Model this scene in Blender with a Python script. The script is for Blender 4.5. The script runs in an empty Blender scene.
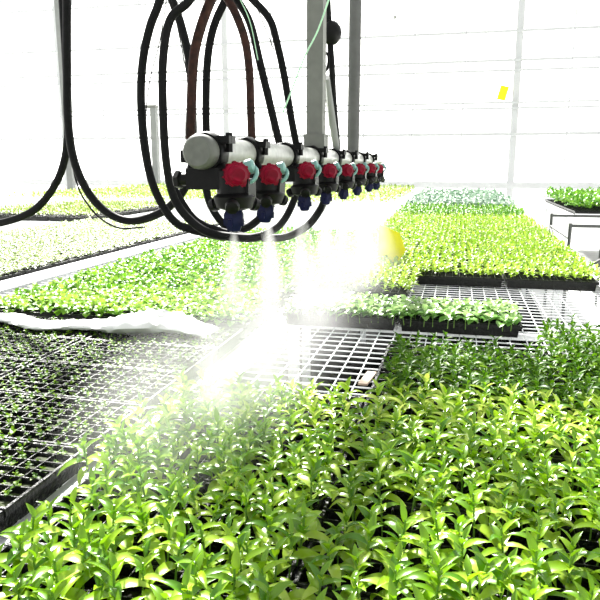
import bpy, math, random
import numpy as np
from mathutils import Vector, Matrix, Euler
random.seed(7)
R = math.radians
S = bpy.context.scene
C = S.collection

# ------------------------------------------------------------------ camera, sky, sun, exposure
F = 650.0
PITCH = math.atan(135 / F)
YAW = math.atan(160 / math.hypot(135, F))
CAMZ = 1.35
cd = bpy.data.cameras.new('camera'); cam = bpy.data.objects.new('camera', cd); C.objects.link(cam)
cd.sensor_width = 36; cd.lens = 36 * F / 600; cd.clip_start = 0.02; cd.clip_end = 300
cam.location = (0, 0, CAMZ); cam.rotation_euler = (math.pi / 2 - PITCH, 0, YAW)
S.camera = cam
W = bpy.data.worlds.new('sky'); S.world = W; W.use_nodes = True
bg = W.node_tree.nodes['Background']; bg.inputs[0].default_value = (0.97, 0.99, 1, 1); bg.inputs[1].default_value = 0.62
sd = bpy.data.lights.new('sun', 'SUN'); sd.energy = 10.5; sd.angle = R(4.0); sd.color = (1, 0.98, 0.93)
sun = bpy.data.objects.new('sun', sd); C.objects.link(sun)
# the sun stands beyond the far wall, a little to the left
sv = Vector((-0.42, 0.80, 0.72)).normalized()
sun.rotation_euler = sv.to_track_quat('Z', 'Y').to_euler()
S.view_settings.view_transform = 'Standard'; S.view_settings.look = 'None'
S.view_settings.gamma = 1; S.view_settings.use_curve_mapping = False
S.view_settings.exposure = 0.8
S.cycles.volume_bounces = 4
S.cycles.transparent_max_bounces = 16

# ------------------------------------------------------------------ materials
def mat(name, col, rough=0.5, metal=0.0, var=0.12, scale=30, bump=0.0, spec=0.5):
    m = bpy.data.materials.new(name); m.use_nodes = True
    nt = m.node_tree; b = nt.nodes['Principled BSDF']
    tc = nt.nodes.new('ShaderNodeTexCoord'); nz = nt.nodes.new('ShaderNodeTexNoise')
    nz.inputs['Scale'].default_value = scale; nt.links.new(tc.outputs['Object'], nz.inputs['Vector'])
    rp = nt.nodes.new('ShaderNodeValToRGB')
    rp.color_ramp.elements[0].position = 0.3; rp.color_ramp.elements[1].position = 0.7
    rp.color_ramp.elements[0].color = (*[c * (1 - var) for c in col], 1)
    rp.color_ramp.elements[1].color = (*[min(1, c * (1 + var)) for c in col], 1)
    nt.links.new(nz.outputs['Fac'], rp.inputs['Fac']); nt.links.new(rp.outputs['Color'], b.inputs['Base Color'])
    b.inputs['Roughness'].default_value = rough; b.inputs['Metallic'].default_value = metal
    b.inputs['Specular IOR Level'].default_value = spec
    if bump:
        bp = nt.nodes.new('ShaderNodeBump'); bp.inputs['Strength'].default_value = bump
        bp.inputs['Distance'].default_value = 0.004
        nt.links.new(nz.outputs['Fac'], bp.inputs['Height']); nt.links.new(bp.outputs['Normal'], b.inputs['Normal'])
    return m

def leafmat(name, c1, c2, c3, trans=0.35, rough=0.35, spec=0.5):
    m = bpy.data.materials.new(name); m.use_nodes = True
    nt = m.node_tree; b = nt.nodes['Principled BSDF']; out = nt.nodes['Material Output']
    g = nt.nodes.new('ShaderNodeNewGeometry'); rp = nt.nodes.new('ShaderNodeValToRGB')
    e = rp.color_ramp.elements
    e[0].position = 0; e[0].color = (*c1, 1); e[1].position = 1; e[1].color = (*c3, 1)
    k = e.new(0.5); k.color = (*c2, 1)
    nt.links.new(g.outputs['Random Per Island'], rp.inputs['Fac'])
    nt.links.new(rp.outputs['Color'], b.inputs['Base Color'])
    b.inputs['Roughness'].default_value = rough; b.inputs['Specular IOR Level'].default_value = spec
    t = nt.nodes.new('ShaderNodeBsdfTranslucent'); nt.links.new(rp.outputs['Color'], t.inputs['Color'])
    mx = nt.nodes.new('ShaderNodeMixShader'); mx.inputs[0].default_value = trans
    nt.links.new(b.outputs[0], mx.inputs[1]); nt.links.new(t.outputs[0], mx.inputs[2]); nt.links.new(mx.outputs[0], out.inputs[0])
    return m

M = {}
M['white_metal'] = mat('galvanised white bars', (0.82, 0.84, 0.85), 0.35, 0.0, 0.06)
M['rail'] = mat('aluminium rail', (0.80, 0.81, 0.82), 0.3, 0.3, 0.05)
M['tray'] = mat('black tray plastic', (0.006, 0.007, 0.006), 0.42, 0, 0.3, 120, 1.0, 0.32)
M['soil'] = mat('damp peat', (0.012, 0.012, 0.006), 0.85, 0, 0.7, 90, 1.0, 0.2)
M['soilg'] = mat('mossy damp peat', (0.045, 0.060, 0.018), 0.7, 0, 0.8, 70, 1.0, 0.3)
M['concrete'] = mat('pale concrete', (0.78, 0.78, 0.76), 0.8, 0, 0.06, 4)
M['mat'] = mat('black added shade', (0.006, 0.0065, 0.0065), 0.95, 0, 0.3, 40, 0.5, 0.02)  # near-black colour standing for the shade beneath the benches
M['pipe'] = mat('grey pipe', (0.36, 0.37, 0.34), 0.35, 0.0, 0.15, 60)
M['greysteel'] = mat('grey steel', (0.16, 0.165, 0.145), 0.6, 0.0, 0.12, 25)
M['slat'] = mat('pale tan slat', (0.5, 0.38, 0.28), 0.6, 0, 0.1, 25)
M['post'] = mat('pale grey post', (0.22, 0.23, 0.22), 0.6, 0, 0.06, 8)
M['tube'] = mat('dark grey tube', (0.095, 0.097, 0.092), 0.6, 0, 0.12, 25)
M['cap'] = mat('dull grey cap', (0.11, 0.115, 0.10), 0.55, 0, 0.15, 60)
M['darksteel'] = mat('dark grey steel', (0.07, 0.075, 0.07), 0.55, 0, 0.15, 25)
M['hose'] = mat('black rubber hose', (0.004, 0.0042, 0.0042), 0.6, 0, 0.4, 60, 0, 0.15)
M['hosebrown'] = mat('dusty brown hose', (0.028, 0.010, 0.006), 0.6, 0, 0.6, 50, 0, 0.2)
M['blackp'] = mat('black plastic', (0.004, 0.004, 0.004), 0.45, 0, 0.3, 60, 0, 0.15)
M['red'] = mat('dark red plastic', (0.17, 0.001, 0.014), 0.5, 0, 0.3, 60, 0, 0.12)
M['teal'] = mat('pale teal plastic', (0.16, 0.34, 0.31), 0.3, 0, 0.2, 60)
M['blue'] = mat('navy nozzle plastic', (0.002, 0.004, 0.035), 0.5, 0, 0.3, 60, 0, 0.15)
M['yellow'] = mat('yellow trap card', (0.95, 0.82, 0.0), 0.6, 0, 0.03, 30)
M['string'] = mat('pale green string', (0.45, 0.75, 0.5), 0.6, 0, 0.1, 30)
M['film'] = mat('white plastic film', (0.85, 0.86, 0.84), 0.35, 0, 0.04, 20, 0.4)
M['wallbar'] = mat('white wall bars', (0.57, 0.58, 0.58), 0.5, 0, 0.05)
M['stem'] = mat('green stem', (0.16, 0.30, 0.05), 0.5, 0, 0.2, 30)
M['pepper'] = leafmat('pepper leaves', (0.07, 0.22, 0.004), (0.30, 0.50, 0.010), (0.68, 0.80, 0.16), 0.36, 0.28, 0.6)
M['dark'] = leafmat('dark leaves with painted shade', (0.030, 0.10, 0.002), (0.10, 0.23, 0.004), (0.26, 0.42, 0.02), 0.36, 0.42, 0.22)  # holds the back right shade in the leaf colour; also colours tiny sprouts
M['round'] = leafmat('round leaves', (0.05, 0.20, 0.010), (0.18, 0.40, 0.02), (0.42, 0.62, 0.10), 0.35, 0.4, 0.3)
M['strip'] = leafmat('cabbage leaves', (0.04, 0.17, 0.02), (0.16, 0.36, 0.06), (0.50, 0.66, 0.30), 0.3, 0.3)
M['lime'] = leafmat('lime leaves', (0.12, 0.29, 0.012), (0.28, 0.45, 0.025), (0.48, 0.64, 0.10), 0.4, 0.4)
M['mid'] = leafmat('mid green leaves', (0.04, 0.17, 0.012), (0.12, 0.32, 0.02), (0.26, 0.46, 0.05), 0.3, 0.4)
M['pale'] = leafmat('blue green leaves', (0.05, 0.14, 0.07), (0.22, 0.33, 0.23), (0.50, 0.60, 0.50), 0.3, 0.4)
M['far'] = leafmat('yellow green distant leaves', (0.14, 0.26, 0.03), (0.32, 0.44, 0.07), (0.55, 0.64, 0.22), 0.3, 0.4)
M['sparse'] = leafmat('pale sprouts', (0.18, 0.28, 0.07), (0.38, 0.47, 0.20), (0.58, 0.65, 0.38), 0.3, 0.4)

def glassmat():
    m = bpy.data.materials.new('milky greenhouse film'); m.use_nodes = True
    nt = m.node_tree; out = nt.nodes['Material Output']; nt.nodes.remove(nt.nodes['Principled BSDF'])
    t = nt.nodes.new('ShaderNodeBsdfTranslucent'); t.inputs[0].default_value = (0.95, 0.96, 0.96, 1)
    p = nt.nodes.new('ShaderNodeBsdfTransparent'); g = nt.nodes.new('ShaderNodeBsdfGlossy'); g.inputs['Roughness'].default_value = 0.3
    a = nt.nodes.new('ShaderNodeMixShader'); a.inputs[0].default_value = 0.6
    b = nt.nodes.new('ShaderNodeMixShader'); b.inputs[0].default_value = 0.06
    nt.links.new(p.outputs[0], a.inputs[1]); nt.links.new(t.outputs[0], a.inputs[2])
    nt.links.new(a.outputs[0], b.inputs[1]); nt.links.new(g.outputs[0], b.inputs[2]); nt.links.new(b.outputs[0], out.inputs[0])
    return m
M['glass'] = glassmat()

# ------------------------------------------------------------------ mesh builder
class MB:
    def __init__(s): s.v = []; s.f = []
    def add(s, vs, fs):
        n = len(s.v); s.v += [tuple(v) for v in vs]; s.f += [tuple(i + n for i in f) for f in fs]; return s
    def box(s, a, b, mtx=None):
        x0, y0, z0 = a; x1, y1, z1 = b
        vs = [Vector(p) for p in ((x0,y0,z0),(x1,y0,z0),(x1,y1,z0),(x0,y1,z0),(x0,y0,z1),(x1,y0,z1),(x1,y1,z1),(x0,y1,z1))]
        if mtx: vs = [mtx @ v for v in vs]
        return s.add(vs, [(0,3,2,1),(4,5,6,7),(0,1,5,4),(1,2,6,5),(2,3,7,6),(3,0,4,7)])
    def lathe(s, o, axis, prof, n=20):
        """prof = [(t along axis, radius)...]"""
        o = Vector(o); ax = Vector(axis).normalized()
        u = ax.orthogonal().normalized(); w = ax.cross(u)
        vs = []; fs = []
        for t, r in prof:
            for k in range(n):
                q = 2 * math.pi * k / n; vs.append(o + ax * t + (u * math.cos(q) + w * math.sin(q)) * r)
        for i in range(len(prof) - 1):
            for k in range(n):
                a = i * n + k; b = i * n + (k + 1) % n; fs.append((a, b, b + n, a + n))
        fs.append(tuple(range(n))[::-1]); fs.append(tuple((len(prof) - 1) * n + k for k in range(n)))
        return s.add(vs, fs)
    def cyl(s, p0, p1, r, n=16, bev=0.0):
        p0 = Vector(p0); p1 = Vector(p1); L = (p1 - p0).length
        pr = [(0, r), (L, r)] if not bev else [(0, r - bev), (bev, r), (L - bev, r), (L, r - bev)]
        return s.lathe(p0, p1 - p0, pr, n)
    def tube(s, pts, r, n=10, sub=6, ridge=0.0):
        P = [Vector(p) for p in pts]
        if sub > 1:
            Q = []; E = [P[0] * 2 - P[1]] + P + [P[-1] * 2 - P[-2]]
            for i in range(1, len(E) - 2):
                for k in range(sub):
                    t = k / sub; a, b, c, d = E[i-1:i+3]
                    Q.append(0.5 * ((2*b) + (c-a)*t + (2*a-5*b+4*c-d)*t*t + (-a+3*b-3*c+d)*t**3))
            Q.append(P[-1]); P = Q
        vs = []; fs = []; u = None
        for i, p in enumerate(P):
            t = (P[min(i+1, len(P)-1)] - P[max(i-1, 0)]).normalized()
            if u is None: u = t.orthogonal().normalized()
            u = (u - t * u.dot(t)).normalized(); w = t.cross(u)
            rr = r * (1 + ridge * (i % 2))
            for k in range(n):
                q = 2 * math.pi * k / n; vs.append(p + (u * math.cos(q) + w * math.sin(q)) * rr)
        for i in range(len(P) - 1):
            for k in range(n):
                a = i * n + k; b = i * n + (k + 1) % n; fs.append((a, b, b + n, a + n))
        fs.append(tuple(range(n))[::-1]); fs.append(tuple((len(P) - 1) * n + k for k in range(n)))
        return s.add(vs, fs)
    def mesh(s, name, m, smooth=False):
        me = bpy.data.meshes.new(name); me.from_pydata(s.v, [], s.f); me.materials.append(m)
        if smooth:
            me.polygons.foreach_set('use_smooth', [True] * len(me.polygons))
            try: me.set_sharp_from_angle(angle=R(40))
            except Exception: pass
        me.update(); return me
    def build(s, name, m, parent=None, smooth=False):
        return link(name, s.mesh(name, m, smooth), parent)

def link(name, me, parent=None):
    o = bpy.data.objects.new(name, me); C.objects.link(o)
    if parent: o.parent = parent
    return o
def tag(o, label, cat, group=None, kind=None):
    o['label'] = label; o['category'] = cat
    if group: o['group'] = group
    if kind: o['kind'] = kind
    return o
def thing(name, label, cat, loc=(0, 0, 0), group=None):
    o = bpy.data.objects.new(name, None); C.objects.link(o); o.location = loc; o.empty_display_size = 0.05
    return tag(o, label, cat, group)
def struct(o): o['kind'] = 'structure'; return o
def dup(o, loc=None, rot=None, scale=None):
    c = o.copy(); C.objects.link(c)
    if loc is not None: c.location = loc
    if rot is not None: c.rotation_euler = rot
    if scale is not None: c.scale = scale
    for ch in o.children:
        d = ch.copy(); C.objects.link(d); d.parent = c
        for g in ch.children:
            e = g.copy(); C.objects.link(e); e.parent = d
    return c

# ------------------------------------------------------------------ greenhouse shell
WY = 21.0; WX0, WX1 = -20.0, 7.0; WZ = 6.6
struct(MB().box((WX0 - 0.1, -1.5, -0.2), (WX1 + 0.1, WY + 0.1, 0)).build('floor', M['concrete']))
struct(MB().box((-90, WY + 0.1, -0.25), (80, 120, -0.05)).build('ground', M['concrete']))
struct(MB().box((WX0, WY, 0), (WX1, WY + 0.02, WZ)).build('wall_back', M['glass']))
struct(MB().box((WX0 - 0.02, 1, 0), (WX0, WY, WZ)).build('wall_left', M['glass']))
struct(MB().box((WX1, 1, 0), (WX1 + 0.02, WY, WZ)).build('wall_right', M['glass']))
n = 0
def trim(mb):
    global n; n += 1
    return struct(mb.build('trim_%d' % n, M['wallbar']))
x = 1.50 - 1.5 * 14
for k in range(18):
    xx = 1.50 - 1.5 * 14 + 1.5 * k
    if abs(xx - 1.50) < 0.1 or abs(xx - 1.50 + 9) < 0.1 or abs(xx - 1.50 + 15) < 0.1:
        trim(MB().box((xx - 0.10, WY - 0.2, 0), (xx + 0.10, WY - 0.001, WZ)))
    else:
        trim(MB().box((xx - 0.022, WY - 0.05, 0), (xx + 0.022, WY - 0.001, WZ)))
for h, t in ((5.1, .03), (3.78, .035), (2.98, .035), (2.70, .03), (1.80, .03), (1.64, .03), (0.90, .045), (-0.6, .1)):
    z = h + CAMZ
    trim(MB().box((WX0, WY - 0.26, z - t), (WX1, WY - 0.2, z + t)))
for k in range(7):
    y = 3 + 3 * k
    trim(MB().box((WX0 + 0.001, y - 0.04, 0), (WX0 + 0.1, y + 0.04, WZ)))
    trim(MB().box((WX1 - 0.1, y - 0.04, 0), (WX1 - 0.001, y + 0.04, WZ)))
for z in (1.0, 3.0, 5.0):
    trim(MB().box((WX0 + 0.1, 1, z - 0.03), (WX0 + 0.14, WY - 0.3, z + 0.03)))
    trim(MB().box((WX1 - 0.14, 1, z - 0.03), (WX1 - 0.1, WY - 0.3, z + 0.03)))

# ------------------------------------------------------------------ benches
BZ = 0.72      # top of the wire mesh
TZ = 0.05      # tray height
def bench(label, x0, x1, y0, y1, pitch=0.060, under_shade=True, lw=0.03, rt=0.012):
    t = thing('growing_bench', label, 'bench', ((x0 + x1) / 2, (y0 + y1) / 2, 0), 'growing benches')
    cx, cy = t.location.x, t.location.y
    X0, X1, Y0, Y1 = x0 - cx, x1 - cx, y0 - cy, y1 - cy
    for a, b, tz in ((X0, X0 + lw, BZ + .012), (X1 - 0.025, X1, BZ + rt)):
        MB().box((a, Y0, BZ - 0.05), (b, Y1, tz)).build('side_rail', M['rail'], t)
    for a, b in ((Y0, Y0 + 0.025), (Y1 - 0.025, Y1)):
        MB().box((X0 + 0.025, a, BZ - 0.05), (X1 - 0.025, b, BZ + 0.03)).build('end_rail', M['rail'], t)
    g = MB(); k = 1
    while X0 + 0.025 + k * pitch < X1 - 0.03:
        xx = X0 + 0.025 + k * pitch; w = 0.0017
        g.box((xx - w, Y0 + 0.025, BZ - 0.006), (xx + w, Y1 - 0.025, BZ - 0.002)); k += 1
    k = 1
    while Y0 + 0.025 + k * pitch < Y1 - 0.03:
        yy = Y0 + 0.025 + k * pitch; w = 0.0017
        g.box((X0 + 0.025, yy - w, BZ - 0.004), (X1 - 0.025, yy + w, BZ)); k += 1
    g.build('wire_mesh', M['white_metal'], t)
    y = Y0 + 0.85
    while y < Y1:
        MB().box((X0 + 0.025, y - 0.01, BZ - 0.05), (X1 - 0.025, y + 0.01, BZ - 0.03)).build('cross_bar', M['white_metal'], t)
        for xx in (X0 + 0.05, X1 - 0.05):
            MB().box((xx - 0.02, y - 0.02, 0), (xx + 0.02, y + 0.02, BZ - 0.05)).build('leg', M['white_metal'], t)
        y += 2.2
    if under_shade:
        o = MB().box((x0 - 0.03, y0 - .1, 0.0), (x1 + 0.03, y1 + .05, 0.004)).build('shade_sheet', M['mat'])  # dark sheet added on the floor to deepen the shade under the bench
        tag(o, 'black added shade sheet on the floor under the ' + label.split(',')[0].replace('long ', ''), 'added shade')
    return t
AX0, AX1 = -0.716, 0.760
bench('long right-hand wire bench, carries the near pepper plants and lime seedlings', AX0, AX1, -0.4, 14.2, lw=0.050)
bench('long left-hand wire bench, carries the bare black trays beside the white seam', -2.245, -0.722, 0.3, 6.6, rt=-0.002)
bench('long wire bench behind the left bed, with faint pale sprouts', -3.95, -2.285, 2.4, 8.2, under_shade=False, rt=.035)
bench('mostly bare wire bench at the far left under the hose loops', -5.8, -4.0, 3.0, 9.0, under_shade=False)
bench('distant bench at the right edge, holding vivid green plants', 1.42, 3.1, 8.8, 14, under_shade=False)
bench('distant bench behind the hose loops near the far wall, left of the boom', -7.4, -0.95, 9.4, 15.5, 0.09, False)

# ------------------------------------------------------------------ trays
TW, TD = 0.455, 0.255
NX, NY = 12, 7
def tray_meshes(nx, ny, soil, fill=0.7):
    """cell tray: rim, skirt, tapered cells open at the top; soil plugs in the cells"""
    m = MB(); s = MB(); px = (TW - 0.016) / nx; py = (TD - 0.016) / ny; b = 0.0032
    xs = [-TW/2 + 0.008 + px * i for i in range(nx + 1)]; ys = [-TD/2 + 0.008 + py * j for j in range(ny + 1)]
    for i, xx in enumerate(xs):
        w = 0.008 if i in (0, nx) else b
        c = xx + (-0.004 if i == 0 else 0.004 if i == nx else 0)
        # rounded bar: a low roof profile so that its shoulders catch light
        L = [(-w/1.6 + c, TZ - 0.004), (c - w/3, TZ), (c + w/3, TZ), (c + w/1.6, TZ - 0.004)]
        vs = [(a, -TD/2, z) for a, z in L] + [(a, TD/2, z) for a, z in L]
        m.add(vs, [(0,1,5,4),(1,2,6,5),(2,3,7,6)])
    for j, yy in enumerate(ys):
        w = 0.008 if j in (0, ny) else b
        c = yy + (-0.004 if j == 0 else 0.004 if j == ny else 0)
        L = [(-w/1.6 + c, TZ - 0.003), (c - w/3, TZ + 0.001), (c + w/3, TZ + 0.001), (c + w/1.6, TZ - 0.003)]
        vs = [(-TW/2, a, z) for a, z in L] + [(TW/2, a, z) for a, z in L]
        m.add(vs, [(0,4,5,1),(1,5,6,2),(2,6,7,3)])
    for i in range(nx):
        for j in range(ny):
            x0, x1, y0, y1 = xs[i] + b/2, xs[i+1] - b/2, ys[j] + b/2, ys[j+1] - b/2
            d = 0.22 * px; e = 0.22 * py
            m.add([(x0,y0,TZ-.002),(x1,y0,TZ-.002),(x1,y1,TZ-.002),(x0,y1,TZ-.002),(x0+d,y0+e,.004),(x1-d,y0+e,.004),(x1-d,y1-e,.004),(x0+d,y1-e,.004)],
                  [(0,1,5,4),(1,2,6,5),(2,3,7,6),(3,0,4,7),(4,5,6,7)])
            h = TZ * (fill + random.uniform(-.07, .07)); q = 1 - h / TZ
            a, c = d * q, e * q
            hc = h + 0.004
            s.add([(x0+a,y0+c,h),(x1-a,y0+c,h),(x1-a,y1-c,h),(x0+a,y1-c,h),((x0+x1)/2,(y0+y1)/2,hc)], [(0,1,4),(1,2,4),(2,3,4),(3,0,4)])
    # outer skirt
    e = 0.010
    for z0, z1, i0, i1 in ((TZ - 0.014, TZ - 0.004, 0, 0), (0.0, TZ - 0.014, e + 0.004, e)):
        a0x, a0y, a1x, a1y = TW/2 - i0, TD/2 - i0, TW/2 - i1, TD/2 - i1
        m.add([(-a0x,-a0y,z0),(a0x,-a0y,z0),(a0x,a0y,z0),(-a0x,a0y,z0),(-a1x,-a1y,z1),(a1x,-a1y,z1),(a1x,a1y,z1),(-a1x,a1y,z1)],
              [(0,1,5,4),(1,2,6,5),(2,3,7,6),(3,0,4,7)])
    a = TW/2 - e - .004; c = TD/2 - e - .004
    m.add([(-a,-c,0),(a,-c,0),(a,c,0),(-a,c,0)], [(0,3,2,1)])
    return m.mesh('tray', M['tray']), s.mesh('soil', soil)
TR, SO = tray_meshes(NX, NY, M['soil'])
TRb, SOg = tray_meshes(12, 7, M['soilg'], 0.80)
TRe, _ = tray_meshes(9, 5, M['soil'])
def tray(x, y, label, group=None, me=(TR, SO), sx=1.0, sy=1.0, rz=0):
    t = link('seedling_tray', me[0]); t.location = (x, y, BZ); t.scale = (sx, sy, 1); t.rotation_euler.z = rz
    tag(t, label, 'seedling tray', group)
    if me[1]: link('soil', me[1], t)
    return t
ACOL = [-0.435, 0.025, 0.485]
BCOL = [-0.975, -1.475, -1.975]
RP = 0.26
# bare trays at the left
bn = ['nearest the camera', 'second from the camera', 'third from the camera', 'fourth from the camera', 'fifth from the camera', 'sixth from the camera']
cn = ['column beside the white seam', 'middle column', 'far left column']
for i in range(3):
    for j in range(6):
        if j == 0 and i > 0: continue
        tray(BCOL[i], 0.74 + RP * j, 'bare black cell tray of dark peat, %s, %s' % (cn[i], bn[j]), 'bare black trays on the left bench',
             (TRb, SOg), 1.07, 1.0, random.uniform(-.006, .006))
# under the left bed
BY0 = 2.35
DCOL = [-1.01, -1.57]
for i in range(2):
    for j in range(12):
        first = j == 0
        tray(DCOL[i], BY0 + RP * j, ('black tray at the front edge of the round-leaved bed, %s' % cn[i]) if first else 'black tray hidden beneath the round-leaved seedlings of the left bed',
             'trays of the left bed', (TR, SO), 1.2, 1.0)
# pepper trays
for j in range(-1, 5):
    tray(ACOL[0], 0.40 + RP * j, 'black tray under the pepper seedlings left of the dark gap', 'trays under the left pepper block')
for i in (1, 2):
    for j in range(-1, 7):
        tray(ACOL[i], 0.40 + RP * j, 'black tray under the pepper plants right of the dark gap', 'trays under the right pepper block')
# strip row
SY = 2.58
for i, w in ((0, 'left half of the narrow cabbage strip in the mist'), (1, 'right half of the narrow cabbage strip')):
    tray(ACOL[i] + (-0.0 if i == 0 else 0), SY, 'black tray under the ' + w, 'trays of the narrow strip')
# lime bed
LY0 = 3.62
for i in range(3):
    for j in range(15):
        tray(ACOL[i], LY0 + RP * j, ('black tray at the front of the lime seedlings, %s column' % ('left', 'middle', 'right')[i]) if j == 0 else 'black tray hidden beneath the lime green seedlings',
             'trays of the lime bed')
for j in range(2):
    tray(ACOL[0], LY0 - RP * (j + 1), 'black tray under the lime seedlings that jut forward of the lime bed', 'trays of the lime bed tongue')
for i in range(3):
    for j in range(22):
        tray(ACOL[i], LY0 + RP * (15 + j), 'black tray hidden beneath the dark and blue green plants at the bench end', 'trays at the far bench end', (TRe, None))
# empty open trays on bare mesh behind the strip
for i in (1, 2):
    pass
# bench C, sparse sprouts
for i in range(3):
    for j in range(13):
        tray(-2.575 - 0.5 * i, 3.0 + RP * j, 'black tray with pale sprouts on the bench behind the left bed', 'trays of pale sprouts', (TRe, SO), 1.07)
for i in range(3):
    for j in range(12):
        tray(1.70 + 0.5 * i, 9.1 + RP * j, 'black tray under the plants on the distant right bench', 'trays of the right bench', (TRe, None), 1.07)

# ------------------------------------------------------------------ plants
def leaf(m, base, az, elev, L, Wd, droop, fold=0.25, nseg=5, shape=0):
    """a blade from base: az heading, elev start angle, bends down by droop; one island"""
    base = Vector(base); p = base.copy(); vs = []; fs = []
    d = Vector((math.cos(az), math.sin(az), 0)); side = Vector((-math.sin(az), math.cos(az), 0))
    for i in range(nseg + 1):
        t = i / nseg; a = elev - droop * t
        fw = d * math.cos(a) + Vector((0, 0, 1)) * math.sin(a); up = -d * math.sin(a) + Vector((0, 0, 1)) * math.cos(a)
        if i: p = p + fw * (L / nseg)
        if shape == 0: w = Wd * (math.sin(math.pi * min(1, t * 0.93 + 0.05) ** 0.75)) ** 1.0
        else: w = Wd * math.sqrt(max(0, 1 - (2 * (t ** 0.8) - 1) ** 2)) if 0 < t < 1 else Wd * 0.12
        w = max(w, Wd * 0.04) / 2
        vs += [p - side * w + up * w * fold * 2, p, p + side * w + up * w * fold * 2]
    for i in range(nseg):
        a = 3 * i; fs += [(a, a+1, a+4, a+3), (a+1, a+2, a+5, a+4)]
    m.add(vs, fs)
def pepper(h, nl, rnd, L0=0.058, wr=0.33):
    m = MB(); az = rnd.uniform(0, 6.28)
    for i in range(nl):
        t = i / (nl - 1); z = h * (0.42 + 0.55 * t)
        L = L0 * (1 - 0.55 * t) * rnd.uniform(0.85, 1.15)
        leaf(m, (rnd.uniform(-.002,.002), rnd.uniform(-.002,.002), z), az, 0.35 + 0.75 * t + rnd.uniform(-.2, .2), L, L * wr * rnd.uniform(.9, 1.15), 0.9 + rnd.uniform(-.3, .5) - 0.3 * t, 0.28)
        az += 2.4 + rnd.uniform(-.3, .3)
    st = MB().tube([(0, 0, -.012), (rnd.uniform(-.003,.003), rnd.uniform(-.003,.003), h * .5), (0, 0, h)], 0.0016, 5, 2)
    return m, st
def rosette(h, nl, rnd, L0=0.035, wr=0.75, shape=1, el=0.5):
    m = MB(); az = rnd.uniform(0, 6.28)
    for i in range(nl):
        t = i / max(1, nl - 1)
        L = L0 * (1 - 0.4 * t) * rnd.uniform(.8, 1.2)
        leaf(m, (0, 0, h * (0.4 + 0.5 * t)), az, el + 0.6 * t + rnd.uniform(-.25, .25), L, L * wr, 0.9 + rnd.uniform(-.3, .3), 0.2, 4, shape)
        az += 2.4 + rnd.uniform(-.4, .4)
    st = MB().tube([(0, 0, -.012), (0, 0, h * .8)], 0.0014, 4, 1)
    return m, st
rnd = random.Random(3)
def variants(fn, k): return [fn() for _ in range(k)]
def smooth_mesh(mb, name, m): 
    me = bpy.data.meshes.new(name); me.from_pydata(mb.v, [], mb.f); me.materials.append(m)
    me.polygons.foreach_set('use_smooth', [True] * len(me.polygons)); me.update(); return me
def field(vars_, spots, mname, ind, labelfn, group, name='pepper_seedling', cat='seedling', stufflabel='', stuffname='seedlings', parts=True, tilt=0.15, keyf=None):
    """spots (x, y, scale): the first 'ind' nearest become individuals, the rest one stuff mesh"""
    spots = sorted(spots, key=keyf or (lambda s: math.hypot(s[0], s[1])))
    fm = [smooth_mesh(a, 'foliage', M[mname]) for a, b in vars_]; sm = [b.mesh('stem', M['stem']) for a, b in vars_]
    ztop = BZ + TZ * 0.8
    for q, (x, y, s) in enumerate(spots[:ind]):
        k = rnd.randrange(len(vars_)); rot = (rnd.uniform(-tilt, tilt), rnd.uniform(-tilt, tilt), rnd.uniform(0, 6.28))
        if parts:
            t = bpy.data.objects.new(name, None); C.objects.link(t); t.empty_display_size = .02
            for nm, me in (('foliage', fm[k]), ('stem', sm[k])):
                o = bpy.data.objects.new(nm, me); C.objects.link(o); o.parent = t
        else:
            t = bpy.data.objects.new(name, fm[k]); C.objects.link(t)
        t.location = (x, y, ztop); t.rotation_euler = rot; t.scale = (s, s, s)
        tag(t, labelfn(x, y), cat, group(x, y))
    rest = spots[ind:]
    if rest:
        V = []; Fs = []; off = 0
        arr = [(np.array(a.v), np.array(a.f)) for a, b in vars_]
        for x, y, s in rest:
            v, f = arr[rnd.randrange(len(arr))]
            e = np.array(Euler((rnd.uniform(-tilt, tilt), rnd.uniform(-tilt, tilt), rnd.uniform(0, 6.28))).to_matrix())
            V.append(v @ e.T * s + np.array([x, y, ztop])); Fs.append(f + off); off += len(v)
        V = np.concatenate(V); Fs = np.concatenate(Fs)
        me = bpy.data.meshes.new(stuffname)
        me.vertices.add(len(V)); me.vertices.foreach_set('co', V.ravel())
        me.loops.add(Fs.size); me.loops.foreach_set('vertex_index', Fs.ravel().astype(np.int32))
        me.polygons.add(len(Fs)); me.polygons.foreach_set('loop_start', np.arange(0, Fs.size, 4, dtype=np.int32))
        me.polygons.foreach_set('use_smooth', np.ones(len(Fs), dtype=bool))
        me.materials.append(M[mname]); me.update(calc_edges=True); me.validate()
        o = bpy.data.objects.new(stuffname, me); C.objects.link(o)
        tag(o, stufflabel, cat + 's', None, 'stuff')
def grid(x0, x1, y0, y1, p, jit=0.25, smin=.85, smax=1.15, skip=0.02, sc=lambda x, y: 1):
    out = []; ny = int((y1 - y0) / p); nx = int((x1 - x0) / p)
    for j in range(ny + 1):
        for i in range(nx + 1):
            if rnd.random() < skip: continue
            x = x0 + (x1 - x0) * i / max(1, nx) + rnd.uniform(-jit, jit) * p; y = y0 + (y1 - y0) * j / max(1, ny) + rnd.uniform(-jit, jit) * p
            out.append((x, y, rnd.uniform(smin, smax) * sc(x, y)))
    return out
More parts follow.
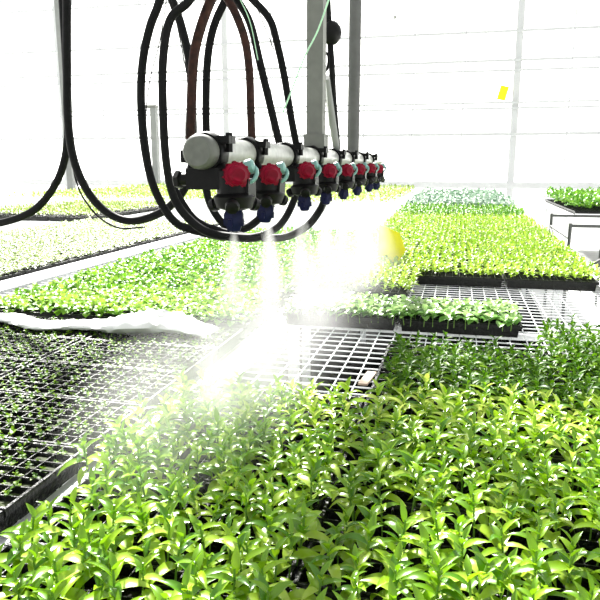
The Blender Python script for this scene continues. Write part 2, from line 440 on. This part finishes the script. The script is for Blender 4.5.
# near pepper blocks
pv = variants(lambda: pepper(rnd.uniform(.075, .105), rnd.choice((8, 9, 10)), rnd), 8)
def lab(x, y): return ('bright green pepper seedling in the near left block, beside the white seam rail' if x < -0.19 else
                       'bright green pepper seedling in the near right block, right of the dark gap')
def grp(x, y): return 'pepper seedlings of the left block' if x < -0.19 else 'pepper seedlings of the right block'
sp = grid(-0.575, -0.215, 0.36, 0.97, 0.043) + grid(-0.640, -0.215, 1.01, 1.42, 0.043) + grid(-0.150, 0.70, 0.36, 0.88, 0.045) + grid(-0.150, 0.70, 0.96, 1.50, 0.045)
vis = lambda s: 0 if (s[0] > -0.75 * s[1] - .1 and s[0] < 0.30 * s[1] + 0.1 and s[1] > 0.52) else 1
field(pv, sp, 'pepper', 300, lab, grp, keyf=lambda s: (vis(s), math.hypot(s[0], s[1])), stufflabel='bright pepper seedlings massed behind and beside the nearest ones', stuffname='pepper_seedlings')
# back right peppers, the shade on them painted as a darker leaf colour
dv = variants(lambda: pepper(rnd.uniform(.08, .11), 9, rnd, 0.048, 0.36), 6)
field(dv, grid(-0.14, 0.70, 1.53, 1.88, 0.037) + grid(0.30, 0.70, 1.91, 2.20, 0.037), 'dark', 300, lambda x, y: 'pepper plant with shade painted in its leaves, behind the bright ones, right side', lambda x, y: 'pepper plants with shade painted in',
      stufflabel='pepper plants with shade painted in, massed at the back of the right block', stuffname='pepper_plants', name='pepper_plant', cat='pepper plant', parts=False)
# strip of cabbage seedlings
rv = variants(lambda: rosette(rnd.uniform(.04, .06), 6, rnd, 0.042, 0.8), 6)
field(rv, grid(-0.64, 0.22, SY - 0.135, SY + 0.11, 0.040), 'strip', 300, lambda x, y: 'round-leaved cabbage seedling in the narrow strip between two bare meshes', lambda x, y: 'cabbage seedlings of the narrow strip',
      name='cabbage_seedling', cat='cabbage seedling')
# left bed of round leaved seedlings
bv = variants(lambda: rosette(rnd.uniform(.045, .065), 6, rnd, 0.036, 0.8), 6)
field(bv, grid(-1.83, -0.75, BY0 - 0.14, BY0 + RP * 11.45, 0.040), 'round', 300, lambda x, y: 'round-leaved seedling at the front of the left bed behind the bare trays', lambda x, y: 'round-leaved seedlings of the left bed',
      name='leafy_seedling', cat='leafy seedling', stufflabel='round-leaved seedlings filling the back of the left bed', stuffname='leafy_seedlings', parts=False)
# lime bed
lv = variants(lambda: rosette(rnd.uniform(.05, .075), 6, rnd, 0.036, 0.5, 0, 0.8), 6)
field(lv, grid(-0.19, 0.71, LY0 - 0.135, LY0 + RP * 14.5, 0.038) + grid(-0.65, -0.2, LY0 - 2.5 * RP, LY0 + RP * 14.5, 0.040), 'lime', 300,
      lambda x, y: 'lime green seedling at the front of the lime bed by the bare mesh', lambda x, y: 'lime seedlings of the front rows',
      name='lime_seedling', cat='lime green seedling', stufflabel='lime green seedlings filling the back of the lime bed', stuffname='lime_seedlings', parts=False)
YF = LY0 + RP * 14.6
field(lv, grid(-0.66, 0.71, YF, YF + 1.5, 0.055, smin=1.1, smax=1.5), 'mid', 0, None, None, stufflabel='band of darker green seedlings behind the lime bed', stuffname='dark_seedlings')
field(bv, grid(-0.66, 0.71, YF + 1.55, 13.9, 0.065, smin=1.5, smax=2.1), 'pale', 0, None, None, stufflabel='blue green whitish seedlings at the far end of the right bench', stuffname='blue_green_seedlings')
# pale sprouts on bench C
field(bv, grid(-3.8, -2.36, 2.9, 6.2, 0.040, smin=.5, smax=.8), 'sparse', 0, None, None, stufflabel='faint pale sprouts on the bench behind the left bed', stuffname='sprouts')
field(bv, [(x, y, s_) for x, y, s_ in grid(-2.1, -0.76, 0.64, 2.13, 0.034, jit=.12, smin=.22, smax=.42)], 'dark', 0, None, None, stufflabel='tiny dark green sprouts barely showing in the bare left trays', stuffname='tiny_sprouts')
for i in range(3):
    for j in range(9):
        tray(-4.30 - 0.5 * i, 6.7 + RP * j, 'black tray at the back of the mostly bare far left bench', 'trays at the back of the far left bench', (TRe, None), 1.07)
field(lv, grid(-5.5, -4.06, 6.62, 8.85, 0.06, smin=.9, smax=1.4), 'far', 0, None, None, stufflabel='pale seedlings at the back of the far left bench', stuffname='pale_seedlings')
# distant beds
field(lv, grid(-7.3, -1.0, 9.6, 15.3, 0.10, smin=1.5, smax=2.3), 'far', 0, None, None, stufflabel='pale yellow green seedlings on the distant bench behind the boom', stuffname='distant_seedlings')
field(lv, grid(1.5, 3.0, 9.0, 12.0, 0.075, smin=2.0, smax=3.0), 'mid', 0, None, None, stufflabel='vivid green plants on the distant right bench', stuffname='green_plants')

# ------------------------------------------------------------------ spray boom
fw = Vector((-math.sin(YAW) * math.cos(PITCH), math.cos(YAW) * math.cos(PITCH), -math.sin(PITCH)))
ri = Vector((math.cos(YAW), math.sin(YAW), 0)); up = ri.cross(fw)
def ray(px, py, y):
    d = fw * F + ri * (px - 300) + up * (300 - py); return d * (y / d.y) + Vector((0, 0, CAMZ))
S0 = 0.34
E0 = ray(203, 152, 1.18)
XB, ZB = E0.x, E0.z
# pipe starts a little before the first holder
boom = thing('spray_boom', 'grey spray boom pipe with a row of red and black nozzle holders', 'spray boom', (XB, 1.18, ZB))
PR = 0.030
MB().cyl((0, -0.015, 0), (0, 2.75, 0), PR, 28).build('pipe', M['pipe'], boom, True)
MB().lathe((0, -0.03, 0), (0, 1, 0), [(0, PR * .86), (0.004, PR * 1.0), (0.012, PR * 1.08), (0.045, PR * 1.08), (0.047, PR)], 28).build('end_cap', M['cap'], boom, True)['label'] = 'rounded grey end cap'
def nozzle():
    t = MB()
    # saddle clamp round the pipe with bolted ears
    t.lathe((0, -0.019, 0), (0, 1, 0), [(0, PR * 1.04), (0, PR * 1.24), (0.004, PR * 1.3), (0.034, PR * 1.3), (0.038, PR * 1.24), (0.038, PR * 1.04)], 10)
    t.box((0.018, -0.016, 0.016), (0.05, 0.016, 0.030)); t.box((-0.05, -0.014, -0.020), (-0.026, 0.014, 0.004))
    t.cyl((0.044, 0, 0.000), (0.044, 0, 0.036), 0.007, 6)
    # body block hanging at the right under the pipe
    t.cyl((0.0, 0, -0.030), (0.050, 0, -0.052), 0.022, 12, .004)
    t.box((-0.036, -0.024, -0.070), (0.034, 0.024, -0.030)); t.box((0.03, -0.012, -0.095), (0.085, 0.03, -0.050))
    t.cyl((-0.062, -0.006, -0.052), (-0.02, 0, -0.050), 0.013, 10, .003)
    t.cyl((-0.066, -0.006, -0.052), (-0.052, -0.006, -0.052), 0.018, 6, .003)
    t.cyl((0.050, 0, -0.030), (0.050, 0, -0.090), 0.031, 16, .005)
    # turret with three outlets
    t.lathe((0.052, 0, -0.110), (0, 0, 1), [(0, .018), (.005, .034), (.026, .040), (.034, .030)], 16)
    b = t.mesh('nozzle_holder', M['blackp'], True)
    r = MB(); ax = Vector((0.62, -0.78, 0.05)).normalized(); o = Vector((0.050, 0, -0.044))
    r.lathe(o, ax, [(0.008, .018), (0.012, .024), (0.028, .0245), (0.030, .019), (0.034, .0185), (0.038, .013), (0.040, .012)], 14)
    u = ax.orthogonal().normalized(); w = ax.cross(u)
    for k in range(12):
        q = math.pi * k / 6; c = o + ax * 0.012 + (u * math.cos(q) + w * math.sin(q)) * .024
        r.cyl(c, c + ax * 0.015, 0.0028, 6)
    rc = r.mesh('diaphragm_cap', M['red'], True)
    k = MB(); k.lathe((0.070, 0.008, -0.030), (0.9, 0.2, 0.25), [(0, .010), (.004, .014), (.016, .0145), (.020, .010), (.021, .004)], 14)
    k.tube([(0.082, .012, -.022), (0.094, .010, -.034), (0.092, .004, -.050), (0.080, 0, -.058)], 0.0042, 8, 5)
    tc = k.mesh('side_cap', M['teal'], True)
    n = MB()
    n.lathe((0.050, 0, -0.152), (0, 0, 1), [(0, .008), (.002, .013), (.014, .018), (.018, .020), (.034, .021), (.044, .016)], 6)
    n.box((0.046, -0.022, -0.140), (0.054, 0.022, -0.126)); n.box((0.030, -0.004, -0.140), (0.070, 0.004, -0.126))
    nb = n.mesh('nozzle_tip', M['blue'], True)
    outs = []
    for q in (0.9, 3.0, 5.0):
        s = MB(); dx, dy = math.cos(q), math.sin(q)
        s.lathe((0.052 + dx * .026, dy * .026, -0.094), (dx, dy, -0.35), [(0, .010), (.014, .011), (.016, .014), (.026, .012), (.028, .006)], 10)
        outs.append(('spare_outlet', s.mesh('spare_outlet', M['blackp'], True)))
    return b, [('diaphragm_cap', rc), ('side_cap', tc), ('nozzle_tip', nb)] + outs
nb_, subs = nozzle()
reds = [233, 268, 303, 327, 345, 357.5, 368.5, 377]
NY_ = []
for px in reds:   # distances along the boom where its holders sit
    lo, hi = 0.8, 6.0
    for _ in range(40):
        y = (lo + hi) / 2; P = Vector((XB + .05, y, ZB - .044 - CAMZ)); sx = 300 + F * P.dot(ri) / P.dot(fw)
        if sx < px: lo = y
        else: hi = y
    NY_.append(y)
for k, y in enumerate(NY_):
    h = link('nozzle_holder', nb_, boom); h.location = (0, y - 1.18 , 0)
    h.scale = (1.0, 1.15, 1.0); h.rotation_euler.y = R((0, 3, -2, 1, 2, 0, -2, 1)[k])
    for nm, me in subs:
        o = link(nm, me, h)
        if nm == 'diaphragm_cap': o['label'] = 'dark red round cap'
        if nm == 'side_cap': o['label'] = 'pale teal cap'
        if nm == 'nozzle_tip': o['label'] = 'navy blue spray tip'
# hangers
RAILZ = 3.35
p0 = ray(316, 150, 2.16); yq = 2.16
MB().box((-.0265, -.0265, PR), (.0265, .0265, RAILZ - ZB - .04)).build('hanger_post', M['greysteel'], boom).location = (p0.x - XB, 2.16 - 1.18, 0)
MB().box((-.034, -.034, PR - .01), (.034, .034, PR + .045)).build('post_foot', M['greysteel'], boom).location = (p0.x - XB, 2.16 - 1.18, 0)
p1 = ray(353, 155, 2.95)
MB().cyl((0, 0, PR - .01), (0, 0, RAILZ - ZB - .04), .0265, 18).build('hanger_tube', M['tube'], boom, True).location = (p1.x - XB, 2.95 - 1.18, 0)
MB().lathe((0, 0, .70), (0, 0, 1), [(0, .027), (.01, .034), (.05, .034), (.06, .027)], 16).build('collar', M['greysteel'], boom, True).location = (p1.x - XB, 2.95 - 1.18, 0)
b0 = ray(326, 78, 2.3) - boom.location; b1 = ray(337, 152, 2.5) - boom.location
MB().cyl(b0, b1, .013, 12).build('brace', M['post'], boom, True)
MB().box((-.05, -.9, -.03), (.05, 3.2, .03)).build('carriage_beam', M['greysteel'], boom).location = (p0.x - XB, .2, RAILZ - ZB)
# upright black feed hose with ball valve beside the square hanger post
fh = thing('feed_hose', 'upright black feed hose with a round valve ball behind the square grey post', 'hose', (0, 0, 0))
MB().tube([ray(326, -60, 2.45), ray(327.5, 0, 2.45), ray(330, 40, 2.45), ray(332, 70, 2.45), ray(334, 105, 2.5), ray(338, 150, 2.55)], .0115, 10, 5).build('hose', M['hose'], fh, True)
c = ray(331.5, 33, 2.45)
bl = MB(); bl.lathe(c + Vector((0, 0, -.04)), (0, 0, 1), [(0, .013), (.006, .022), (.02, .033), (.04, .038), (.06, .033), (.074, .022), (.08, .013)], 18)
bl.cyl(c + Vector((-.03, 0, .03)), c + Vector((-.005, 0, .03)), .018, 10)
bl.build('valve_ball', M['blackp'], fh, True)
cb = MB(); q = ray(325.5, 62, 2.4)
cb.tube([q + Vector((-.004, 0, .035)), q + Vector((.010, 0, .02)), q + Vector((.008, 0, -.02)), q + Vector((-.006, 0, -.03)), q + Vector((-.010, 0, 0)), q + Vector((-.004, 0, .035))], .005, 8, 4)
cb.build('snap_hook', M['blackp'], fh, True)

# hoses hanging in loops from the carriage
def hose(pts, y, w, label, m='hose', name='looped_hose', cat='hose', group='black hoses looped beside the boom', dy=0.0):
    P = [ray(a, b, y + dy * i / (len(pts) - 1)) for i, (a, b) in enumerate(pts)]
    return tag(MB().tube(P, w, 10, 6).build(name, M[m], None, True), label, cat, group)
hose([(178, -60), (160, 0), (150, 27), (143, 60), (141, 100), (145, 150), (155, 190), (175, 222), (205, 233), (225, 237)], 1.95, .0135, 'leftmost of the tall hose arcs left of the boom end, sweeping down under it')
hose([(200, -20), (188, 2), (170, 20), (163, 60), (163, 110), (166, 160), (173, 195), (187, 217), (210, 233), (245, 238), (262, 236)], 1.85, .0130, 'second tall hose arc from the left, passing just left of the pipe end cap')
hose([(160, -30), (172, 0), (181, 25), (189, 60), (192, 100), (193, 150), (189, 178), (178, 198), (160, 213), (132, 221), (108, 213), (88, 192), (74, 160), (68, 120), (67, 60), (67, -40)], 2.2, .0150, 'long hose making a wide low loop left of the boom and rising again')
hose([(60, -40), (66, 60), (68, 130), (61, 172), (42, 203), (18, 218), (-20, 225), (-60, 215), (-90, 180)], 2.3, .0150, 'hose curving down and out through the left edge of the view')
hose([(222, -12), (211, 0), (198, 37), (193, 67), (191, 117), (190, 140)], 1.9, .0150, 'brown dusty hose rising straight above the pipe end cap', 'hosebrown')
hose([(236, -15), (222, 7), (212, 33), (207, 67), (206, 117), (207, 150), (206, 185), (212, 208), (228, 228), (246, 228), (262, 216), (272, 204)], 2.05, .0130, 'hose arching over and down behind the first nozzle holder')
hose([(216, -15), (230, 3), (243, 33), (249, 67), (251, 117), (252, 146)], 2.0, .0130, 'brown hose dropping onto the pipe between the first and second holders', 'hosebrown')
hose([(226, -15), (237, 0), (250, 23), (260, 63), (273, 117), (281, 150)], 2.1, .0130, 'slanting hose dropping onto the pipe behind the second holder')
hose([(240, -12), (253, 0), (270, 20), (278, 47), (285, 80), (291, 117), (297, 150), (299, 180), (292, 205), (280, 225), (262, 236)], 2.2, .0125, 'rightmost of the hose arcs, dropping behind the third holder')
hose([(262, 238), (285, 237), (306, 227), (320, 210), (328, 190), (333, 168)], 2.3, .0140, 'short dark hose curving up to the fourth holder inside the mist')
hose([(170, 178), (181, 200), (196, 220), (218, 230), (243, 236), (258, 238)], 2.0, .0110, 'short hose slung low beneath the first nozzle holder')
thin = 'thin black cables and lines beside the hoses'
hose([(70, 150), (76, 180), (84, 199), (100, 218), (120, 228), (145, 227)], 2.25, .0035, 'thin black cable sagging below the wide hose loop', name='cable', cat='cable', group=thin)
hose([(168, -10), (160, 40), (150, 80), (146, 120), (152, 170)], 2.0, .0018, 'thin black line just inside the leftmost hose arc', name='cable', cat='cable', group=thin)
hose([(172, 0), (181, 45), (188, 80)], 2.1, .0018, 'thin black line between the second and third hose arcs', name='cable', cat='cable', group=thin)
hose([(254, 0), (264, 25), (274, 50)], 2.1, .0018, 'thin black line beside the rightmost hose arc', name='cable', cat='cable', group=thin)
hose([(332, -10), (318, 30), (305, 56), (291, 92), (283, 112)], 1.9, .0024, 'pale green string crossing in front of the square grey post', 'string', name='string', cat='string', group=thin)
hose([(238, -5), (250, 22), (258, 60)], 1.95, .0014, 'pale green string hanging among the hose arcs', 'string', name='string', cat='string', group=thin)
hose([(321, -10), (324, 60), (331, 150)], 2.2, .0016, 'pale thin string hanging along the right side of the square post', 'film', name='string', cat='string', group=thin)

# ------------------------------------------------------------------ distant posts, traps, trestle, film
for px, y0_, y1_, w, lb in ((73, 140, 205, .09, 'plain pale grey post beyond the left hose loop'), (158, 108, 193, .085, 'pale grey post with a small head bracket between the hose arcs')):
    b = ray(px, 205, 17.5)
    t = thing('support_post', lb, 'post', (b.x, 17.5, 0), 'posts near the far wall')
    H = (ray(px, y0_, 17.5).z if px > 100 else WZ)
    MB().box((-w, -w, 0), (w, w, H)).build('shaft', M['post'], t)
    MB().box((-w - .05, -w - .05, 0), (w + .05, w + .05, .03)).build('base_plate', M['pipe'], t)
    if px > 100: MB().box((-.32, -w, H), (.10, w, H + .08)).build('bracket', M['greysteel'], t)
tp = thing('sticky_trap', 'yellow sticky trap card standing on a stake at the edge of the mist', 'insect trap', tuple(ray(389, 262, 3.75)))
MB().add([(-.07,0,.00),(.05,0,.0),(.095,0,.07),(.055,0,.17),(-.06,0,.215),(-.07,.003,.00),(.05,.003,.0),(.095,.003,.07),(.055,.003,.17),(-.06,.003,.215)],
         [(0,1,2,3,4),(9,8,7,6,5),(0,5,6,1),(1,6,7,2),(2,7,8,3),(3,8,9,4),(4,9,5,0)]).build('card', M['yellow'], tp)
MB().cyl((0, .006, -.09), (0, .006, .12), .003, 8).build('stake', M['film'], tp)
q = ray(503, 93, 20.725)
tp = thing('sticky_trap', 'small yellow sticky trap hanging high on the far wall', 'insect trap', tuple(q))
MB().box((-.12, 0, -.20), (.12, .012, .20), Matrix.Rotation(.25, 4, 'Y')).build('card', M['yellow'], tp)
MB().cyl((0, .003, .19), (0, .003, ray(503, 80, 20.725).z - q.z + .06), .008, 6).build('hook', M['greysteel'], tp)
q = ray(395, 17, 20.6)
tp = thing('thermometer', 'tiny round gauge hanging high on the far wall, right of the grey tube', 'gauge', tuple(q))
MB().lathe((0, 0, 0), (0, 1, 0), [(0, .05), (.03, .06), (.06, .05)], 16).build('dial', M['pipe'], tp)
MB().cyl((0, .03, .05), (0, .03, .9), .008, 6).build('cord', M['pipe'], tp)
t = thing('metal_trestle', 'grey metal trestle frame standing in the aisle right of the lime bed', 'trestle', (1.03, 6.0, 0))
G = 'darksteel'
for xx, yy in ((-.16, -.5), (.30, -.5), (-.16, .6), (.30, .6)):
    MB().cyl((xx, yy, 0), (xx, yy, .90), .014, 10).build('leg', M[G], t, True)
MB().cyl((-.16, -.5, .78), (-.16, .6, .78), .012, 10).build('side_bar', M[G], t, True)
MB().cyl((.30, -.5, .78), (.30, .6, .78), .012, 10).build('side_bar', M[G], t, True)
MB().cyl((-.16, -.5, .88), (.30, -.5, .88), .012, 10).build('cross_bar', M[G], t, True)
MB().cyl((-.16, .6, .88), (.30, .6, .88), .012, 10).build('cross_bar', M[G], t, True)
MB().cyl((-.16, -.5, .45), (.30, -.5, .76), .012, 10).build('brace', M[G], t, True)
MB().cyl((-.16, -.5, .45), (-.16, .6, .76), .012, 10).build('brace', M[G], t, True)
# crumpled white film across the bare trays
def film():
    m = MB(); nx, nr = 70, 14
    r2 = random.Random(5)
    rows = []
    for i in range(nx + 1):
        t = i / nx; x = -2.02 + 1.22 * t
        yc = 2.03 + 0.03 * math.sin(t * 9) + 0.02 * math.sin(t * 23)
        wy = 0.050 + 0.045 * math.exp(-((t - .08) / .06) ** 2) + 0.05 * math.exp(-((t - .82) / .13) ** 2)
        hz = 0.014 + 0.040 * math.exp(-((t - .08) / .05) ** 2) + 0.020 * math.exp(-((t - .80) / .10) ** 2)
        rows.append([(x + .01 * math.sin(k * 2 + i), yc + wy * math.cos(2 * math.pi * k / nr), BZ + TZ + hz + .004 + hz * math.sin(2 * math.pi * k / nr) * (1 + .35 * r2.uniform(-1, 1))) for k in range(nr)])
    vs = [v for r in rows for v in r]
    fs = [(i*nr+k, i*nr+(k+1)%nr, (i+1)*nr+(k+1)%nr, (i+1)*nr+k) for i in range(nx) for k in range(nr)]
    fs += [tuple(range(nr))[::-1], tuple(nx*nr+k for k in range(nr))]
    return m.add(vs, fs)
tag(film().build('plastic_film', M['film'], None, True), 'crumpled roll of white plastic film lying across the bare left trays', 'plastic film')
# white plant tags on the bare mesh
for k, (x_, y_, rz, lb) in enumerate(((-.19, 2.18, .2, 'pale slat lying on the bare mesh close to the cabbage strip'), (-.24, 1.86, -.1, 'pale slat lying on the bare mesh close to the shade-toned pepper plants'))):
    m = MB().box((-.014, -.06, 0), (.014, .06, .006)).build('slat', M['slat']); m.location = (x_, y_, BZ); m.rotation_euler.z = rz
    tag(m, lb, 'slat', 'pale slats on the bare mesh')

# ------------------------------------------------------------------ water sprays and mist
def mist_mat(name, dens, L, r0, r1, top_boost):
    """water droplets in air: a fan that thins towards its rim"""
    m = bpy.data.materials.new(name); m.use_nodes = True; nt = m.node_tree
    nt.nodes.remove(nt.nodes['Principled BSDF']); out = nt.nodes['Material Output']
    N = nt.nodes.new
    def math_(op, a, b=None, clamp=False):
        q = N('ShaderNodeMath'); q.operation = op; q.use_clamp = clamp
        for i, v in enumerate((a, b)):
            if v is None: continue
            if isinstance(v, (int, float)): q.inputs[i].default_value = v
            else: nt.links.new(v, q.inputs[i])
        return q.outputs[0]
    tc = N('ShaderNodeTexCoord'); sp_ = N('ShaderNodeSeparateXYZ'); nt.links.new(tc.outputs['Object'], sp_.inputs[0])
    x, y, z = sp_.outputs
    t = math_('DIVIDE', z, -L)                      # 0 at the nozzle, 1 at the crop
    rad = math_('ADD', math_('MULTIPLY', t, r1 - r0), r0)
    rr = math_('DIVIDE', math_('SQRT', math_('ADD', math_('MULTIPLY', x, x), math_('MULTIPLY', y, y))), rad)
    edge = math_('SUBTRACT', 1.0, rr, True); edge = math_('POWER', edge, 1.3)
    fade = math_('SUBTRACT', 1.0, math_('MULTIPLY', t, 0.62), True)
    nz = N('ShaderNodeTexNoise'); nz.inputs['Scale'].default_value = 14; nt.links.new(tc.outputs['Object'], nz.inputs['Vector'])
    nzv = math_('ADD', math_('MULTIPLY', nz.outputs['Fac'], 1.2), 0.3)
    dr = math_('DIVIDE', top_boost, math_('ADD', rad, 0.005))
    d = math_('MULTIPLY', math_('MULTIPLY', edge, fade), math_('MULTIPLY', nzv, math_('MULTIPLY', dr, dens)))
    v = N('ShaderNodeVolumeScatter'); v.inputs['Color'].default_value = (1, 1, 1, 1); v.inputs['Anisotropy'].default_value = 0.2
    nt.links.new(d, v.inputs['Density']); nt.links.new(v.outputs[0], out.inputs['Volume'])
    return m
def haze_mat(name, dens):
    m = bpy.data.materials.new(name); m.use_nodes = True; nt = m.node_tree
    nt.nodes.remove(nt.nodes['Principled BSDF']); out = nt.nodes['Material Output']; N = nt.nodes.new
    tc = N('ShaderNodeTexCoord'); g = N('ShaderNodeTexGradient'); g.gradient_type = 'SPHERICAL'; nt.links.new(tc.outputs['Object'], g.inputs[0])
    nz = N('ShaderNodeTexNoise'); nz.inputs['Scale'].default_value = 3; nt.links.new(tc.outputs['Object'], nz.inputs['Vector'])
    a = N('ShaderNodeMath'); a.operation = 'MULTIPLY'; nt.links.new(g.outputs['Fac'], a.inputs[0]); nt.links.new(nz.outputs['Fac'], a.inputs[1])
    b = N('ShaderNodeMath'); b.operation = 'MULTIPLY'; b.inputs[1].default_value = dens * 2; nt.links.new(a.outputs[0], b.inputs[0])
    v = N('ShaderNodeVolumeScatter'); v.inputs['Color'].default_value = (1, 1, 1, 1); v.inputs['Anisotropy'].default_value = 0.2
    nt.links.new(b.outputs[0], v.inputs['Density']); nt.links.new(v.outputs[0], out.inputs['Volume'])
    return m
ZN = ZB - .150; LS = ZN - (BZ + TZ + .03)
SPM = mist_mat('fine water spray', 6.5, LS, .007, .13, 0.10)
sm_ = MB().lathe((0, 0, -LS), (0, 0, 1), [(0, .13), (LS * .5, .0685), (LS, .007)], 24).mesh('water_spray', SPM, True)
on = ['nearest', 'second', 'third', 'fourth', 'fifth', 'sixth', 'seventh', 'farthest']
for k, y in enumerate(NY_):
    o = link('water_spray', sm_); o.location = (XB + .05, y, ZN)
    o.rotation_euler = (R(random.uniform(-3, 5)), R(6 + random.uniform(-3, 3)), random.uniform(0, 6))
    tag(o, 'white cone of water spray falling from the %s nozzle of the boom' % on[k], 'water spray', 'water sprays below the boom')
def ball(n=24, k=14):
    return MB().lathe((0, 0, -1), (0, 0, 1), [(1 - math.cos(math.pi * (i + .02) / (k + .04)), math.sin(math.pi * (i + .02) / (k + .04))) for i in range(k + 1)], n)
hz = haze_mat('drifting mist', 0.22)
bm_ = ball().mesh('mist', hz, True)
o = link('mist', bm_); o.location = (XB - .02, 2.2, 0.93); o.scale = (.36, 1.5, .27)
tag(o, 'soft drifting white mist under the length of the boom', 'mist', None, 'stuff')
o = link('mist', ball().mesh('mist', haze_mat('settling mist', 1.7), True)); o.location = (XB - .02, 1.24, 0.89); o.scale = (.24, .48, .16)
tag(o, 'white mist settling onto the back of the near left pepper block', 'mist', None, 'stuff')
